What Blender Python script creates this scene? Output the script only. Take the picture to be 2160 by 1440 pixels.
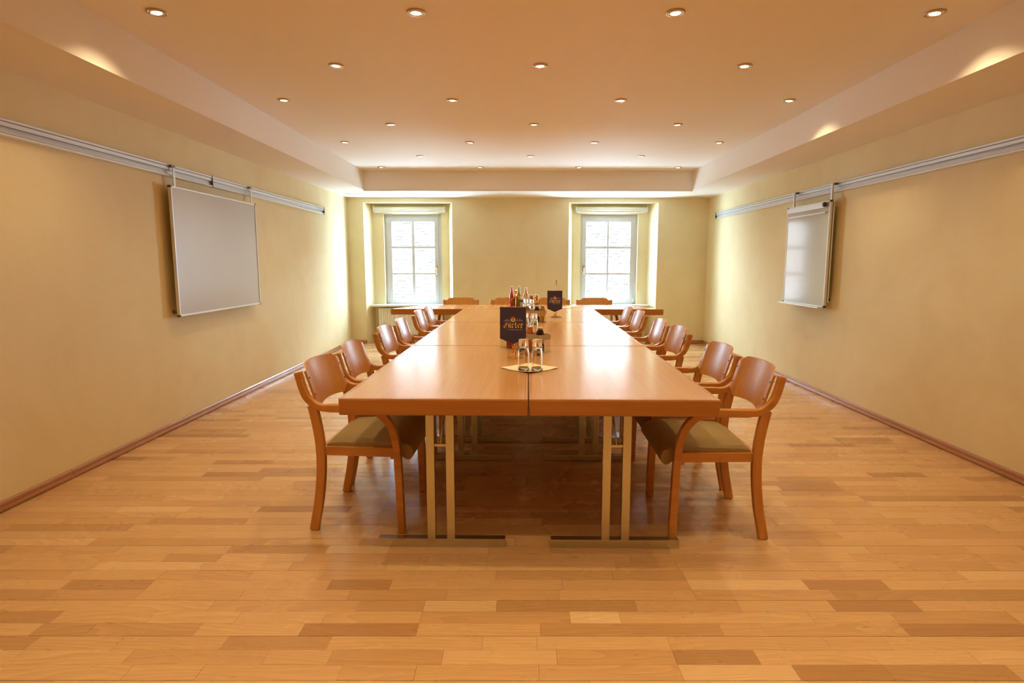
import bpy, bmesh, math, random
from mathutils import Vector, Matrix
for o in list(bpy.data.objects):
    bpy.data.objects.remove(o)
S = bpy.context.scene
COL = S.collection
PI = math.pi
R = random.Random(7)

# ------------------------------------------------------------------ camera
F, PITCH, YAW, ROLL, HC, SX, SY = 1202.2853, .1267, .0006, .0008, 1.3053, 16.3966, -13.3084
cy_, sy_ = math.cos(YAW), math.sin(YAW)
fw = Vector((sy_*math.cos(PITCH), cy_*math.cos(PITCH), -math.sin(PITCH)))
rt = Vector((cy_, -sy_, 0)); up = rt.cross(fw)
r2 = rt*math.cos(ROLL) + up*math.sin(ROLL); u2 = up*math.cos(ROLL) - rt*math.sin(ROLL)
cam = bpy.data.cameras.new('camera'); co = bpy.data.objects.new('camera', cam); COL.objects.link(co)
cam.sensor_width = 36; cam.lens = F*36/2160
cam.shift_x = -SX/2160; cam.shift_y = SY/2160
cam.clip_start = .05; cam.clip_end = 300
M = Matrix((r2, u2, -fw)).transposed().to_4x4(); M.translation = (0, 0, HC)
co.matrix_world = M
S.camera = co

# ------------------------------------------------------------------ light and exposure
S.view_settings.view_transform = 'Standard'
S.view_settings.look = 'None'
S.view_settings.exposure = 0.15
S.view_settings.gamma = 1
S.view_settings.use_curve_mapping = False
S.cycles.max_bounces = 14
S.cycles.diffuse_bounces = 8
S.cycles.glossy_bounces = 5
S.cycles.transmission_bounces = 10
S.cycles.transparent_max_bounces = 16
S.cycles.sample_clamp_indirect = 60
S.cycles.caustics_reflective = False
S.cycles.caustics_refractive = False
SPOT_W = 28.0
SPOT_COL = (1, .75, .40)
SKY = 38.0
W = bpy.data.worlds.new('sky'); S.world = W; W.use_nodes = True
W.node_tree.nodes['Background'].inputs[0].default_value = (.68, .94, 1.18, 1)
W.node_tree.nodes['Background'].inputs[1].default_value = SKY
sun = bpy.data.lights.new('sun', 'SUN'); sun.energy = 14; sun.angle = .01; sun.color = (1, .95, .86)
so = bpy.data.objects.new('sun', sun); COL.objects.link(so)
so.rotation_euler = Vector((-.35, 1, -.95)).to_track_quat('-Z', 'Y').to_euler()

# ------------------------------------------------------------------ helpers
class MB:
    def __init__(s): s.v = []; s.f = []; s.sm = []; s.uv = {}
    def add(s, vs, fs, smooth=False):
        n = len(s.v); s.v += [tuple(v) for v in vs]
        for f in fs: s.f.append(tuple(i+n for i in f)); s.sm.append(smooth)
        return s
    def box(s, a, b, rot=None, c=None):
        x0, y0, z0 = a; x1, y1, z1 = b
        vs = [Vector(p) for p in ((x0,y0,z0),(x1,y0,z0),(x1,y1,z0),(x0,y1,z0),(x0,y0,z1),(x1,y0,z1),(x1,y1,z1),(x0,y1,z1))]
        if rot is not None:
            c = Vector(c); vs = [rot @ (v-c) + c for v in vs]
        return s.add(vs, [(3,2,1,0),(4,5,6,7),(0,1,5,4),(1,2,6,5),(2,3,7,6),(3,0,4,7)])
    def prism(s, poly, f0, f1, smooth=False, cap=True):
        """poly: 2D points (counter-clockwise); f0, f1: functions mapping a 2D point to the two end positions"""
        n = len(poly)
        vs = [f0(*p) for p in poly] + [f1(*p) for p in poly]
        fs = [(i, (i+1) % n, (i+1) % n+n, i+n) for i in range(n)]
        s.add(vs, fs, smooth)
        if cap:
            k = len(s.v)-2*n
            s.f += [tuple(range(k+n-1, k-1, -1)), tuple(range(k+n, k+2*n))]; s.sm += [False, False]
        return s
    def lathe(s, prof, n=24, c=(0,0,0), smooth=True, M=None):
        vs = []; fs = []
        for r, z in prof:
            for i in range(n):
                a = 2*PI*i/n; p = Vector((r*math.cos(a), r*math.sin(a), z))
                if M is not None: p = M @ p
                vs.append(p+Vector(c))
        for j in range(len(prof)-1):
            for i in range(n):
                k = (i+1) % n
                fs.append((j*n+i, j*n+k, (j+1)*n+k, (j+1)*n+i))
        s.add(vs, fs, smooth)
        return s
    def disc(s, r, z, c=(0,0,0), n=24, M=None, flip=False):
        vs = []
        for i in range(n):
            a = 2*PI*i/n; p = Vector((r*math.cos(a), r*math.sin(a), z))
            if M is not None: p = M @ p
            vs.append(p+Vector(c))
        return s.add(vs, [tuple(range(n))[::-1] if flip else tuple(range(n))])
    def tube(s, pts, r, n=8, closed=False):
        pts = [Vector(p) for p in pts]; vs = []; fs = []; N = len(pts)
        prev = None
        for i, p in enumerate(pts):
            if closed: t = pts[(i+1) % N]-pts[i-1]
            else: t = pts[min(i+1, N-1)]-pts[max(i-1, 0)]
            t.normalize()
            a = prev if prev is not None else (Vector((0,0,1)) if abs(t.z) < .9 else Vector((1,0,0)))
            b = t.cross(a).normalized(); a = b.cross(t).normalized(); prev = a
            rr = r[i] if isinstance(r, (list, tuple)) else r
            for k in range(n):
                q = 2*PI*k/n; vs.append(p+(a*math.cos(q)+b*math.sin(q))*rr)
        for i in range(N if closed else N-1):
            j = (i+1) % N
            for k in range(n):
                l = (k+1) % n; fs.append((i*n+k, j*n+k, j*n+l, i*n+l))
        s.add(vs, fs, True)
        if not closed:
            k = len(s.v)-N*n
            s.f += [tuple(range(k, k+n)), tuple(range(k+(N-1)*n+n-1, k+(N-1)*n-1, -1))]; s.sm += [False, False]
        return s
    def build(s, name, mat, parent=None, bevel=0, seg=2, loc=None, fix=True):
        me = bpy.data.meshes.new(name); me.from_pydata(s.v, [], s.f)
        for p, q in zip(me.polygons, s.sm): p.use_smooth = q
        if fix:
            bm = bmesh.new(); bm.from_mesh(me)
            bmesh.ops.recalc_face_normals(bm, faces=bm.faces)
            if bevel:
                es = [e for e in bm.edges if len(e.link_faces) == 2 and e.calc_face_angle(0) > .6]
                bmesh.ops.bevel(bm, geom=es, offset=bevel, segments=seg, affect='EDGES', profile=.5, clamp_overlap=True)
                for f in bm.faces: f.smooth = False
            bm.to_mesh(me); bm.free()
        me.materials.append(mat)
        o = bpy.data.objects.new(name, me); COL.objects.link(o)
        if parent is not None: o.parent = parent
        if loc is not None: o.location = loc
        return o

def bx(name, a, b, mat, parent=None, bevel=0): return MB().box(a, b).build(name, mat, parent, bevel)
def tag(o, label, cat, group=None):
    o['label'] = label; o['category'] = cat
    if group: o['group'] = group
    return o
def struct(o): o['kind'] = 'structure'; return o
def thing(name, label, cat, loc=(0,0,0), rz=0, group=None):
    o = bpy.data.objects.new(name, None); COL.objects.link(o); o.location = loc; o.rotation_euler = (0,0,rz)
    o.empty_display_size = .1
    return tag(o, label, cat, group)
def dup(root, loc, rz, label):
    r = root.copy(); COL.objects.link(r); r.location = loc; r.rotation_euler = (0,0,rz); r['label'] = label
    for ch in root.children:
        c = ch.copy(); COL.objects.link(c); c.parent = r
        for g in ch.children:
            d = g.copy(); COL.objects.link(d); d.parent = c
    return r
def cat(pts, n=6):
    """smooth 2D/3D polyline through pts"""
    P = [Vector(p) for p in pts]; out = []
    for i in range(len(P)-1):
        a, b, c, d = P[max(i-1,0)], P[i], P[i+1], P[min(i+2,len(P)-1)]
        for k in range(n):
            t = k/n
            out.append(.5*((2*b)+(c-a)*t+(2*a-5*b+4*c-d)*t*t+(3*b-a-3*c+d)*t**3))
    out.append(P[-1]); return out

# ------------------------------------------------------------------ materials
class NT:
    def __init__(s, name):
        s.m = bpy.data.materials.new(name); s.m.use_nodes = True; s.t = s.m.node_tree
        s.b = s.t.nodes['Principled BSDF']; s.out = s.t.nodes['Material Output']
    def n(s, typ, ins=None, **kw):
        k = s.t.nodes.new('ShaderNode'+typ)
        for a, v in kw.items(): setattr(k, a, v)
        for a, v in (ins or {}).items(): s.set(k.inputs[a], v)
        return k
    def set(s, sock, v):
        if isinstance(v, bpy.types.NodeSocket): s.t.links.new(v, sock)
        else: sock.default_value = v
    def p(s, **kw):
        for a, v in kw.items():
            s.set(s.b.inputs[{'color':'Base Color','rough':'Roughness','metal':'Metallic','coat':'Coat Weight','coatr':'Coat Roughness','trans':'Transmission Weight','ior':'IOR','normal':'Normal','spec':'Specular IOR Level','em':'Emission Color','es':'Emission Strength','alpha':'Alpha','sheen':'Sheen Weight'}[a]], v)
        return s
    def ramp(s, fac, stops):
        r = s.n('ValToRGB', {'Fac': fac}); e = r.color_ramp.elements
        while len(e) < len(stops): e.new(.5)
        for k, (p, c) in zip(e, stops): k.position = p; k.color = (*c, 1)
        return r.outputs[0]
    def bump(s, h, strength, dist=.01):
        return s.n('Bump', {'Height': h, 'Strength': strength, 'Distance': dist}).outputs[0]
def plain(name, col, rough=.5, metal=0, **kw):
    return NT(name).p(color=(*col, 1), rough=rough, metal=metal, **kw).m
def wood(name, light, dark, axis, rough=.35, coat=.3, coatr=.12, freq=1.0, spec=.5):
    t = NT(name); tc = t.n('TexCoord')
    sc = [26*freq]*3; sc[axis] = 1.6*freq
    mp = t.n('Mapping', {'Vector': tc.outputs['Object'], 'Scale': sc})
    n1 = t.n('TexNoise', {'Vector': mp.outputs[0], 'Scale': 1.2, 'Detail': 4, 'Roughness': .55, 'Distortion': .6})
    sc2 = [140*freq]*3; sc2[axis] = 5*freq
    mp2 = t.n('Mapping', {'Vector': tc.outputs['Object'], 'Scale': sc2})
    n2 = t.n('TexNoise', {'Vector': mp2.outputs[0], 'Scale': 1.5, 'Detail': 2})
    mix = t.n('Math', {0: n1.outputs[0], 1: t.n('Math', {0: n2.outputs[0], 1: .35}, operation='MULTIPLY').outputs[0]}, operation='ADD')
    c = t.ramp(mix.outputs[0], [(.38, dark), (.85, light)])
    return t.p(color=c, rough=rough, coat=coat, coatr=coatr, spec=spec).m
def lin(r, g, b):
    f = lambda c: c/12.92 if c <= .04045 else ((c+.055)/1.055)**2.4
    return (f(r/255), f(g/255), f(b/255))

def wall_mat():
    t = NT('ragged_yellow_plaster'); g = t.n('NewGeometry')
    n1 = t.n('TexNoise', {'Vector': g.outputs['Position'], 'Scale': 1.6, 'Detail': 6, 'Roughness': .62, 'Distortion': .8})
    n2 = t.n('TexNoise', {'Vector': g.outputs['Position'], 'Scale': 38, 'Detail': 4, 'Roughness': .6})
    c = t.ramp(n1.outputs[0], [(.28, (.71, .60, .345)), (.5, (.745, .65, .395)), (.75, (.77, .69, .44))])
    return t.p(color=c, rough=.75, normal=t.bump(n2.outputs[0], .22, .004)).m
def ceil_mat():
    t = NT('white_ceiling_paint'); g = t.n('NewGeometry')
    n2 = t.n('TexNoise', {'Vector': g.outputs['Position'], 'Scale': 60, 'Detail': 3})
    return t.p(color=(.83, .79, .735, 1), rough=.7, normal=t.bump(n2.outputs[0], .06, .002)).m
def floor_mat():
    t = NT('beech_parquet'); g = t.n('NewGeometry')
    at = t.n('Attribute', attribute_name='tone'); tone = at.outputs['Fac']
    sp = t.n('SeparateXYZ', {0: g.outputs['Position']})
    off = t.n('Math', {0: tone, 1: 91.7}, operation='MULTIPLY')
    def vec(ax, ay):
        x = t.n('Math', {0: sp.outputs[0], 1: ax}, operation='MULTIPLY'); y = t.n('Math', {0: sp.outputs[1], 1: ay}, operation='MULTIPLY')
        return t.n('CombineXYZ', {0: x.outputs[0], 1: y.outputs[0], 2: off.outputs[0]}).outputs[0]
    cath = t.n('TexNoise', {'Vector': vec(1.0, 5.5), 'Scale': 1, 'Detail': 1.0})
    ph = t.n('Math', {0: t.n('Math', {0: sp.outputs[1], 1: 55}, operation='MULTIPLY').outputs[0], 1: t.n('Math', {0: cath.outputs[0], 1: 15}, operation='MULTIPLY').outputs[0]}, operation='ADD')
    rings = t.n('Math', {0: ph.outputs[0]}, operation='FRACT')
    fine = t.n('TexNoise', {'Vector': vec(9, 190), 'Scale': 1, 'Detail': 3, 'Roughness': .6})
    base = t.ramp(tone, [(0, (.43, .225, .092)), (.1, (.475, .265, .112)), (.3, (.575, .335, .152)), (.6, (.63, .385, .18)), (.85, (.665, .42, .205)), (1, (.71, .475, .25))])
    k1 = t.n('MapRange', {0: rings.outputs[0], 1: 0, 2: 1, 3: 1.035, 4: .90})
    k2 = t.n('MapRange', {0: fine.outputs[0], 1: .3, 2: .7, 3: .9, 4: 1.06})
    k = t.n('Math', {0: k1.outputs[0], 1: k2.outputs[0]}, operation='MULTIPLY')
    # scuffs and dark scratches
    sc = t.n('TexNoise', {'Vector': vec(13, 150), 'Scale': 1, 'Detail': 2, 'Distortion': .4})
    ks = t.n('MapRange', {0: sc.outputs[0], 1: .72, 2: .76, 3: 1, 4: .6})
    k = t.n('Math', {0: k.outputs[0], 1: ks.outputs[0]}, operation='MULTIPLY')
    c = t.n('Vector' + 'Math', {0: base}, operation='SCALE'); t.set(c.inputs['Scale'], k.outputs[0])
    wear = t.n('TexNoise', {'Vector': g.outputs['Position'], 'Scale': 2.2, 'Detail': 4})
    rg = t.n('MapRange', {0: wear.outputs[0], 1: .3, 2: .7, 3: .2, 4: .34})
    return t.p(color=c.outputs[0], rough=rg.outputs[0], spec=.55, normal=t.bump(fine.outputs[0], .05, .002)).m
def fabric_mat():
    t = NT('checked_seat_fabric'); uv = t.n('UVMap', uv_map='weave')
    ck = t.n('TexChecker', {'Vector': uv.outputs[0], 'Scale': 112.0, 'Color1': (.062, .026, .01, 1), 'Color2': (.50, .36, .15, 1)})
    no = t.n('TexNoise', {'Vector': uv.outputs[0], 'Scale': 420})
    c = t.n('Mix', {'Factor': .35, 'A': ck.outputs[0], 'B': t.ramp(no.outputs[0], [(.3, (.1, .05, .02)), (.7, (.36, .24, .1))])}, data_type='RGBA')
    # colour sockets of the Mix node
    t.t.links.new(ck.outputs[0], c.inputs[6]); t.t.links.new(c.inputs[7].links[0].from_socket if c.inputs[7].links else no.outputs[0], c.inputs[7])
    return t.p(color=c.outputs[2], rough=.95, sheen=.3, spec=.2, normal=t.bump(ck.outputs['Fac'], .35, .002)).m
def fabric_simple():
    t = NT('checked_seat_fabric'); uv = t.n('UVMap', uv_map='weave')
    ck = t.n('TexChecker', {'Vector': uv.outputs[0], 'Scale': 205.0, 'Color1': (.10, .05, .02, 1), 'Color2': (.58, .45, .22, 1)})
    return t.p(color=ck.outputs[0], rough=.95, spec=.2, normal=t.bump(ck.outputs['Fac'], .35, .002)).m
def front_fresnel(t, ior):
    g = t.n('NewGeometry'); inv = t.n('Math', {0: 1.0, 1: g.outputs['Backfacing']}, operation='SUBTRACT')
    return t.n('Math', {0: t.n('Fresnel', {'IOR': ior}).outputs[0], 1: inv.outputs[0]}, operation='MULTIPLY')
def pane_mat():
    t = NT('window_glass')
    fr = front_fresnel(t, 1.4); tr = t.n('BsdfTransparent', {'Color': (.97, .99, .98, 1)}); gl = t.n('BsdfGlossy', {'Roughness': .02})
    mx = t.n('MixShader', {0: fr.outputs[0], 1: tr.outputs[0], 2: gl.outputs[0]})
    t.t.links.new(mx.outputs[0], t.out.inputs[0]); return t.m
def clear_mat(name, col=(1,1,1), ior=1.45, rough=.01):
    return NT(name).p(color=(*col, 1), rough=rough, trans=1, ior=ior).m
def acrylic_mat(name, tint, f=1.0):
    t = NT(name)
    fr = front_fresnel(t, 1.4); tr = t.n('BsdfTransparent', {'Color': (*tint, 1)}); gl = t.n('BsdfGlossy', {'Roughness': .05})
    mx = t.n('MixShader', {0: fr.outputs[0], 1: tr.outputs[0], 2: gl.outputs[0]})
    t.t.links.new(mx.outputs[0], t.out.inputs[0]); return t.m
def tile_mat():
    t = NT('sunlit_roof_tile'); g = t.n('NewGeometry')
    n1 = t.n('TexNoise', {'Vector': g.outputs['Position'], 'Scale': 3.5, 'Detail': 4})
    return t.p(color=t.ramp(n1.outputs[0], [(.3, (.16, .122, .105)), (.7, (.22, .178, .152))]), rough=.9).m
def top_mat():
    t = NT('beech_laminate'); tc = t.n('TexCoord')
    mp = t.n('Mapping', {'Vector': tc.outputs['Object'], 'Scale': (48, 1.5, 30)})
    n1 = t.n('TexNoise', {'Vector': mp.outputs[0], 'Scale': 1.1, 'Detail': 3, 'Roughness': .5})
    mp2 = t.n('Mapping', {'Vector': tc.outputs['Object'], 'Scale': (5, .5, 5)})
    n2 = t.n('TexNoise', {'Vector': mp2.outputs[0], 'Scale': 1, 'Detail': 2})
    k = t.n('Math', {0: n1.outputs[0], 1: n2.outputs[0]}, operation='ADD')
    c = t.ramp(k.outputs[0], [(.72, (.53, .278, .10)), (1.0, (.545, .29, .107)), (1.25, (.568, .306, .115))])
    return t.p(color=c, rough=.2, spec=.5).m

m_wall = wall_mat(); m_ceil = ceil_mat(); m_floor = floor_mat(); m_fab = fabric_simple()
m_top = top_mat(); m_pane = pane_mat(); m_tile = tile_mat()
C_L, C_D = (.56, .245, .050), (.42, .16, .028)
m_edge_x = wood('beech_edge_across', (.47, .19, .035), (.36, .13, .02), 0, .33, .25)
m_edge_y = wood('beech_edge_along', (.47, .19, .035), (.36, .13, .02), 1, .33, .25)
m_border = wood('beech_top_border', (.62, .31, .115), (.52, .235, .08), 0, .28, .3)
m_cw_z = wood('chair_beech_upright', C_L, C_D, 2, .36, .25, .25)
m_cw_x = wood('chair_beech_along', C_L, C_D, 0, .36, .25, .25)
m_ply = wood('chair_plywood', (.58, .26, .056), (.46, .185, .034), 2, .34, .3, .24, .8)
m_skirt = wood('baseboard_wood', (.43, .20, .085), (.31, .13, .05), 1, .32, .5, .15)
m_skirt_x = wood('baseboard_wood_across', (.43, .20, .085), (.31, .13, .05), 0, .32, .5, .15)
m_chrome = plain('brushed_steel', (.61, .59, .47), .25, 1)
m_screw = plain('dark_screw', (.06, .045, .035), .4, .6)
m_alu = plain('grey_aluminium', (.70, .73, .75), .38, .2)
m_alud = plain('groove_grey', (.16, .17, .19), .5, .3)
m_white = plain('white_lacquer', (.80, .79, .76), .3)
m_winw = plain('white_window_paint', (.56, .56, .57), .35)
m_board = plain('whiteboard_enamel', (.50, .465, .41), .35)
m_flip = plain('glossy_whiteboard', (.50, .48, .45), .12)
m_black = plain('black_plastic', (.02, .02, .022), .4)
m_brass = plain('brass', (.78, .45, .15), .24, 1)
m_dull = plain('dull_brass', (.42, .30, .15), .4, 1)
m_radi = plain('radiator_enamel', (.78, .76, .68), .35)
m_dark = plain('tile_gap_shade', (.008, .007, .0065), .95)  # near-black colour paints in the shadow gaps between roof tiles
m_navy = plain('navy_cloth', (.05, .042, .115), .8)
m_gold = plain('gold_print', (.86, .58, .17), .6)
m_cream = plain('cream_print', (.86, .78, .55), .6)
m_redp = plain('red_print', (.62, .06, .03), .6)
m_orangep = plain('orange_cord', (.80, .28, .04), .7)
m_greenp = plain('green_print', (.05, .16, .05), .6)
m_nap = plain('cream_napkin', (.86, .78, .58), .9)
m_glass = clear_mat('clear_glass', (.97, .985, .97))
m_acr = acrylic_mat('clear_acrylic', (.93, .93, .90))
m_rim = plain('frosted_acrylic_rim', (.42, .36, .24), .35)
m_bronze = plain('nickel_ring', (.50, .38, .24), .3, 1)
m_refl = plain('lamp_reflector', (.75, .66, .5), .18, 1)
t_ = NT('lamp_glow'); t_.p(color=(1,.9,.7,1), em=(1, .86, .62, 1), es=14); m_glow = t_.m
m_under = plain('underfloor', (.10, .05, .02), .9)

# ------------------------------------------------------------------ room shell
XL, XR, YB, YN, ZS, ZC = -2.734, 3.0016, 9.208, -1.9, 2.3216, 2.588
FL, FR, YF, YG = -2.205, 2.446, 8.234, -1.3
struct(bx('wall_left', (XL-.25, YN-.25, -.1), (XL, YB+.5, ZC+.4), m_wall))
struct(bx('wall_right', (XR, YN-.25, -.1), (XR+.25, YB+.5, ZC+.4), m_wall))
struct(bx('wall_front', (XL, YN-.25, -.1), (XR, YN, ZC+.4), m_wall))
NICHE = [dict(o=(-2.478, -1.071), i=(-2.405, -1.157), w=(-2.223, -1.28), s=(-2.193, -1.342), px=((-2.109, -1.782), (-1.734, -1.405)), hinge=-1, z0=.605),
         dict(o=(.785, 2.202), i=(.866, 2.109), w=(.999, 1.94), s=(1.036, 1.891), px=((1.103, 1.447), (1.478, 1.832)), hinge=1, z0=.605)]
ZN, ZW, D1, D2 = 2.245, 2.09, .27, .47
wb = MB()
def quad(mb, *p): mb.add(p, [(0,1,2,3)])
xs = [XL, NICHE[0]['o'][0], NICHE[0]['o'][1], NICHE[1]['o'][0], NICHE[1]['o'][1], XR]
ztop = ZC+.4
for a, b in ((0,1),(2,3),(4,5)):
    quad(wb, (xs[a],YB,0), (xs[b],YB,0), (xs[b],YB,ZN), (xs[a],YB,ZN))
quad(wb, (XL,YB,ZN), (XR,YB,ZN), (XR,YB,ztop), (XL,YB,ztop))
for N in NICHE:
    (a,b),(c,d),(e,f) = N['o'], N['i'], N['w']; y1 = YB+D1; y2 = YB+D2; z0 = N['z0']
    quad(wb, (a,YB,0),(a,YB,ZN),(c,y1,ZN),(c,y1,0)); quad(wb, (b,YB,0),(d,y1,0),(d,y1,ZN),(b,YB,ZN))
    quad(wb, (a,YB,ZN),(b,YB,ZN),(d,y1,ZN),(c,y1,ZN))
    quad(wb, (c,y1,0),(d,y1,0),(d,y1,z0),(c,y1,z0)); quad(wb, (c,y1,ZW),(d,y1,ZW),(d,y1,ZN),(c,y1,ZN))
    quad(wb, (c,y1,z0),(e,y1,z0),(e,y1,ZW),(c,y1,ZW)); quad(wb, (f,y1,z0),(d,y1,z0),(d,y1,ZW),(f,y1,ZW))
    quad(wb, (e,y1,z0),(f,y1,z0),(f,y2,z0),(e,y2,z0)); quad(wb, (e,y1,ZW),(f,y1,ZW),(f,y2,ZW),(e,y2,ZW))
    quad(wb, (e,y1,z0),(e,y2,z0),(e,y2,ZW),(e,y1,ZW)); quad(wb, (f,y1,z0),(f,y2,z0),(f,y2,ZW),(f,y1,ZW))
y2 = YB+D2; n0, n1 = NICHE[0]['w'], NICHE[1]['w']
quad(wb, (XL,y2,-.1),(XR,y2,-.1),(XR,y2,.605),(XL,y2,.605)); quad(wb, (XL,y2,ZW),(XR,y2,ZW),(XR,y2,ztop),(XL,y2,ztop))
for a, b in ((XL,n0[0]),(n0[1],n1[0]),(n1[1],XR)): quad(wb, (a,y2,.605),(b,y2,.605),(b,y2,ZW),(a,y2,ZW))
struct(wb.build('wall_back', m_wall, fix=False))
cb = MB()
cb.box((FL, YG, ZC), (FR, YF, ZC+.4)).box((XL, YN, ZS), (FL, YB, ZC+.4)).box((FR, YN, ZS), (XR, YB, ZC+.4))
cb.box((FL, YF, ZS), (FR, YB, ZC+.4)).box((FL, YN, ZS), (FR, YG, ZC+.4))
struct(cb.build('ceiling', m_ceil))
struct(MB().box((FL, YF+.015, ZS-.014), (FR, YF+.05, ZS)).box((FL, YF+.075, ZS-.006), (FR, YF+.1, ZS)).build('trim_1', m_white))
struct(MB().box((XL+.12, YB-.5, ZS-.006), (XL+.5, YB-.22, ZS)).build('trim_2', m_white, bevel=.002))

# floor: three-strip boards; the strips nearest to the camera are planks of their own
floor = struct(bx('floor', (XL, YN, -.1), (XR, YB+D1, -.0165), m_under))
SW = .2155/3; Y0F = 1.643-.2155*18
G = .0006
def strip_rows():
    k = 0; y = Y0F
    while y < YB+D1:
        if k % 3 == 0:
            joints = []; x = XL-R.random()*2.2
            while x < XR: joints.append(x); x += 2.2
        cuts = []
        allj = joints+[joints[-1]+2.2]
        for a, b in zip(allj[:-1], allj[1:]):
            n = R.choice([4, 5, 5, 6]); c = [a]
            for i in range(1, n): c.append(a+(b-a)*(i+R.uniform(-.33, .33))/n)
            c.append(b); cuts += list(zip(c[:-1], c[1:]))
        for a, b in cuts:
            a2, b2 = max(a, XL), min(b, XR)
            if b2-a2 > .02: yield k, y, a2, b2
        y += SW; k += 1
planks = []
rest = []
for k, y, a, b in strip_rows():
    if y+SW < YN: continue
    tone = min(1, max(0, R.gauss(.55, .2) if R.random() > .14 else R.uniform(0, .2)))
    ga = G*1.6 if k % 3 == 0 else G*.5
    gb = G*1.6 if k % 3 == 2 else G*.5
    z = R.uniform(-.0004, .0001)
    it = (y, a, b, tone, ga, gb, z)
    half = (y+SW)*.93+.12
    (planks if (1.42 < y < 3.75 and b > -half and a < half) else rest).append(it)
planks.sort(key=lambda p: p[0])
rest += planks[300:]; planks = planks[:300]
def plank_mesh(mb, it):
    y, a, b, tone, ga, gb, z = it; mb.box((a+G*.6, y+ga, -.016), (b-G*.6, y+SW-gb, z))
def tone_attr(me, vals):
    at = me.attributes.new('tone', 'FLOAT', 'FACE'); at.data.foreach_set('value', vals)
for it in planks:
    mb = MB(); plank_mesh(mb, it); o = mb.build('plank', m_floor, floor, fix=False); tone_attr(o.data, [it[3]]*6)
mb = MB(); tv = []
for it in rest: plank_mesh(mb, it); tv += [it[3]]*6
o = mb.build('parquet_strips', m_floor, floor, fix=False); tone_attr(o.data, tv); o['kind'] = 'stuff'

# baseboards
SKP = [(0,0),(.017,0),(.0215,.006),(.0225,.013),(.0195,.021),(.013,.0235),(.0125,.028),(.0145,.036),(.012,.046),(.006,.052),(0,.053)]
SKP = [(.001+x, .0015+z) for x, z in SKP]
def skirt(name, along, segs, place):
    root = struct(bpy.data.objects.new(name, None)); COL.objects.link(root)
    for a, b in segs:
        mb = MB(); mb.prism(SKP, lambda u, z: place(u, a, z), lambda u, z: place(u, b, z))
        mb.build('moulding', m_skirt if along == 1 else m_skirt_x, root)
skirt('baseboard_left', 1, [(YN, 3.34), (3.343, 5.75), (5.753, YB-.02)], lambda u, s, z: (XL+u, s, z))
skirt('baseboard_right', 1, [(YN, 4.1), (4.103, 6.5), (6.503, YB-.02)], lambda u, s, z: (XR-u, s, z))
skirt('baseboard_back', 0, [(XL, -2.478), (-1.071, .785), (2.202, XR)], lambda u, s, z: (s, YB-u, z))

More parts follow.
